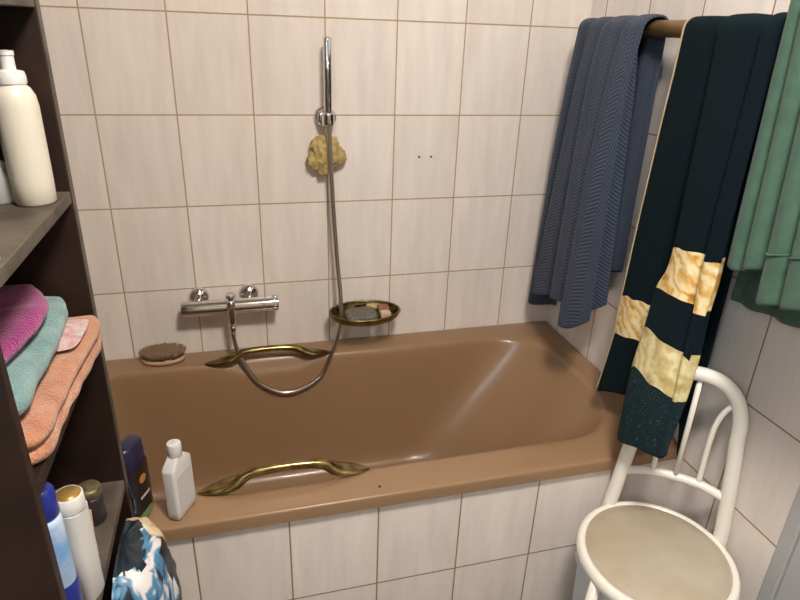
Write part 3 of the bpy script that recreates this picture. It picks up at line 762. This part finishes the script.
def folded(name, pts, z0, z1, mt, label, layers=2, seed=0, grp='folded towels on the shelf'):
    """folded towel: rounded outline polygon, bulging stacked layers"""
    P = crom([(x, y, 0) for x, y in pts] + [(pts[0][0], pts[0][1], 0)], 10)[:-1]
    cx = sum(p.x for p in P) / len(P); cy = sum(p.y for p in P) / len(P)
    rows = []; H = (z1 - z0) / layers
    for l in range(layers):
        for k, (ins, h) in enumerate(((.012, .02), (.003, .2), (0, .5), (.003, .8), (.011, .97))):
            r = []
            for i, p in enumerate(P):
                d = Vector((cx - p.x, cy - p.y, 0)); L_ = d.length
                q = p + d * (ins / L_) 
                nz = noise.noise(Vector((p.x * 30, p.y * 30, seed + l))) * .004
                r.append((q.x + nz * d.x / L_, q.y + nz * d.y / L_, z0 + H * (l + h) + (noise.noise(Vector((p.x * 18, p.y * 18, seed))) * .003 if l or k > 2 else 0)))
            rows.append(r)
    top = rows[-1]
    for f in (.9, .75, .5, .25, .02):
        rows.append([(cx + (x - cx) * f, cy + (y - cy) * f, z + (1 - f) * .004 + noise.noise(Vector((cx + (x - cx) * f, cy + (y - cy) * f, seed)) * 24) * .004) for x, y, z in top])
    o = G().grid(rows, True, True, True).build(name, mt, sub=1)
    return tag(o, label, 'towel', grp)
folded('folded_towel', [(-.17, -.82), (-.05, -.815), (.085, -.808), (.110, -.822), (.117, -.86), (.113, -.96), (.107, -1.06), (.096, -1.14), (-.02, -1.158), (-.17, -1.155)], 1.0553, 1.100, M['peach'], 'folded peach terry towel, lowest of the stack on the middle shelf', 2, 1)
folded('folded_towel', [(-.17, -.825), (-.06, -.815), (.045, -.812), (.070, -.824), (.082, -.88), (.088, -.96), (.086, -1.04), (.080, -1.13), (-.02, -1.15), (-.17, -1.15)], 1.1085, 1.140, M['teal'], 'folded pale teal terry towel in the middle of the shelf stack', 1, 4)
folded('folded_towel', [(-.16, -.85), (-.06, -.838), (.025, -.838), (.045, -.852), (.066, -.89), (.076, -.93), (.074, -.98), (.062, -1.06), (.040, -1.12), (-.16, -1.13)], 1.1475, 1.170, M['magenta'], 'crumpled magenta terry towel on top of the shelf stack', 1, 8)
folded('face_cloth', [(.03, -.85), (.098, -.846), (.107, -.87), (.106, -.92), (.094, -.95), (.04, -.95)], 1.1052, 1.1085, M['pink'], 'small pink and white face cloth peeping out between peach and teal towels', 1, 11)

def lower_bottles():
    z = .7572
    bx, by = .068, -1.090
    t = empty('spray_can', (bx, by, z), 'blue and light-blue bottle on the lowest shelf against the near side panel', 'bottle')
    G().lathe([(.0002, 0), (.018, 0), (.0195, .003), (.0195, .175), (.018, .187), (.0002, .188)], bx, by, z, 28).build('can_body', M['lightblue'], t)
    G().lathe([(.0197, .001), (.0203, .002), (.0203, .075), (.0197, .076)], bx, by, z, 28, cap=False).build('lower_band', M['blue_plastic'], t)
    G().lathe([(.0002, .1885), (.018, .1885), (.019, .191), (.018, .226), (.014, .233), (.0002, .235)], bx, by, z, 28).build('cap', M['blue_plastic'], t)
    wx, wy = .087, -1.050
    t = empty('lotion_tube', (wx, wy, z), 'white bottle with flat gold cap on the lowest shelf', 'bottle')
    flat_bottle(wx, wy, z, math.radians(70), [(.018, .014, 0), (.020, .016, .004), (.0205, .0175, .08), (.019, .018, .160)], M['white_plastic'], 'bottle_body', t, e=.7)
    cr = G().lathe([(.0002, .1605), (.0185, .1605), (.0192, .163), (.0185, .184), (.0168, .186), (.0162, .185)], wx, wy, z, 28).build('cap_ring', M['white_plastic'], t)
    G().lathe([(.0002, .1845), (.0164, .1845), (.0164, .1857), (.0002, .1863)], wx, wy, z, 28).build('cap_disc', M['gold_cap'], cr)
    jx, jy = .066, -.895
    t = empty('dark_jar', (jx, jy, z), 'small dark jar with dull metal lid at the back of the lowest shelf', 'jar')
    G().lathe([(.0002, 0), (.018, 0), (.0195, .004), (.0195, .048), (.017, .054), (.0002, .054)], jx, jy, z, 28).build('jar_body', M['dark_jar'], t)
    G().lathe([(.0002, .0545), (.0182, .0545), (.0188, .056), (.0188, .068), (.0175, .070), (.0002, .0695)], jx, jy, z, 28).build('lid', M['lid_metal'], t)
    t = empty('nail_brush', (.080, -.955, z), 'small rose-coloured brush lying in front of the dark jar', 'brush')
    G().tube([(.080, -.985, z + .007), (.076, -.972, z + .010), (.070, -.945, z + .030), (.066, -.9225, z + .044)], [.005, .0072, .0072, .0062], 14).build('handle', M['rose'], t)
    G().lathe([(.0002, 0), (.0085, 0), (.009, .012), (.0002, .013)], .082, -.992, z, 14).build('brush_head', M['dark_jar'], t)
lower_bottles()

# bag hanging at the shelf front
def bag():
    t = empty('printed_bag', (.13, -.9, .6), 'crumpled shiny bag with blue, white and black print beside the shelf front', 'bag')
    cx, cy = .106, -.925
    def ring(z, k, n=72, kk=1):
        r = []
        for i in range(n):
            a = 2 * PI * i / n
            f = 1 + .10 * noise.noise(Vector((math.cos(a) * 2.2, math.sin(a) * 2.2, z * 14))) + .05 * noise.noise(Vector((math.cos(a) * 6, math.sin(a) * 6, z * 40)))
            x = cx + .076 * k * f * math.cos(a) * kk; y = cy + .122 * k * f * math.sin(a) * kk
            r.append(Vector((max(x, .1025), y, z - .06 * (y - cy) * min(1, max(0, (z - .45) / .2)) + .006 * noise.noise(Vector((math.cos(a) * 3, math.sin(a) * 3, z * 20))))))
        return r
    prof = [(.28, .55), (.30, .78), (.38, .94), (.48, 1.0), (.55, 1.0), (.62, .98), (.668, .90), (.698, .76), (.716, .54), (.724, .2)]
    fine = [(za + (zb - za) * q / 4, ka + (kb - ka) * q / 4) for (za, ka), (zb, kb) in zip(prof, prof[1:]) for q in range(4)] + [prof[-1]]
    b = G().grid([ring(z, k) for z, k in fine], True, True, True).build('bag_body', M['bag'], t)
    b.data.materials.append(M['bag_black'])
    for p in b.data.polygons:
        c = p.center; w = noise.noise(c * 22) * .012
        if (c.z > .640 + w and c.x < .140 + w and c.y > -.985 + w) or (c.x > .166 + w * .5 and c.y > -.93): p.material_index = 1
    def panel(z0, z1, a0, a1, mt, name, kk=1.03, n=18):
        ks = lambda z: [k0 + (k1 - k0) * (z - za) / (zb - za) for (za, k0), (zb, k1) in zip(prof, prof[1:]) if za <= z <= zb][0]
        rows = []
        for j in range(n + 1):
            f = j / n; z = z0(0) + (z1(0) - z0(0)) * f; full = ring(z, ks(z), 72, kk)
            i0, i1 = int(a0(f) / 5), int(a1(f) / 5)
            rows.append([full[int(round(i0 + (i1 - i0) * q / 12)) % 72] for q in range(13)])
        o = G().grid(rows).build(name, mt, t); m = o.modifiers.new('solid', 'SOLIDIFY'); m.thickness = .002
        return o
    panel(lambda f: .678, lambda f: .714, lambda f: 20, lambda f: 100, M['bag_gold'], 'top_edge', 1.035)
    G().tube(crom([(.112, -.82, .69), (.109, -.798, .70), (.104, -.793, .715), (.1024, -.793, .735)], 5), .003, 8).build('hanging_loop', M['bag_black'], t)
bag()

# ------------------------------------------------------------------ frosted window behind the viewer
wo = struct(empty('window_1', (XL, -2.25, 1.85)))
G().box(XL, XL + .04, -2.64, -2.58, 1.46, 2.24).box(XL, XL + .04, -1.92, -1.86, 1.46, 2.24).box(XL, XL + .04, -2.58, -1.92, 1.46, 1.52).box(XL, XL + .04, -2.58, -1.92, 2.18, 2.24).build('window_frame', M['white_plastic'], wo, smooth=False)
G().box(XL + .004, XL + .016, -2.579, -1.921, 1.521, 2.179).build('frosted_pane', emit('daylight_pane', (.72, .87, 1.0), 11.0), wo, smooth=False)
# ------------------------------------------------------------------ ceiling lamp
LX, LY = .66, -1.60
t = empty('ceiling_lamp', (LX, LY, ZC), 'round white glass ceiling lamp in the middle of the bathroom', 'lamp')
G().lathe([(.0002, -.10), (.06, -.097), (.11, -.082), (.145, -.055), (.158, -.022), (.158, -.018), (.0002, -.018)], LX, LY, ZC, 40).build('glass_shade', emit('lamp_glow', (1, .945, .865), 160.0), t)
G().lathe([(.0002, -.0175), (.165, -.0175), (.168, -.010), (.165, -.0005), (.0002, -.0005)], LX, LY, ZC, 40).build('lamp_base', M['white_plastic'], t)

w = bpy.data.worlds.new('world'); scn.world = w; w.use_nodes = True
w.node_tree.nodes['Background'].inputs[0].default_value = (.6, .7, .85, 1); w.node_tree.nodes['Background'].inputs[1].default_value = .3

# ------------------------------------------------------------------ camera
cam = bpy.data.cameras.new('camera'); co = bpy.data.objects.new('camera', cam); COL.objects.link(co)
cam.sensor_fit = 'HORIZONTAL'; cam.sensor_width = 36; cam.lens = 610.0623 / 800 * 36
R_ = Matrix(((0.9659591378310322, 0.07403310208553077, -0.24787505690634193), (-0.2564677391061764, 0.39951222735787467, -0.8801217410047976), (0.033870973391609355, 0.9137335935529256, 0.4048995890024608)))
co.matrix_world = Matrix.Translation((.33465717, -1.78231348, 1.5276273)) @ R_.to_4x4()
cam.clip_start = .02
scn.camera = co
scn.view_settings.view_transform = 'Standard'; scn.view_settings.look = 'None'
scn.view_settings.exposure = 0; scn.view_settings.gamma = 1; scn.view_settings.use_curve_mapping = False
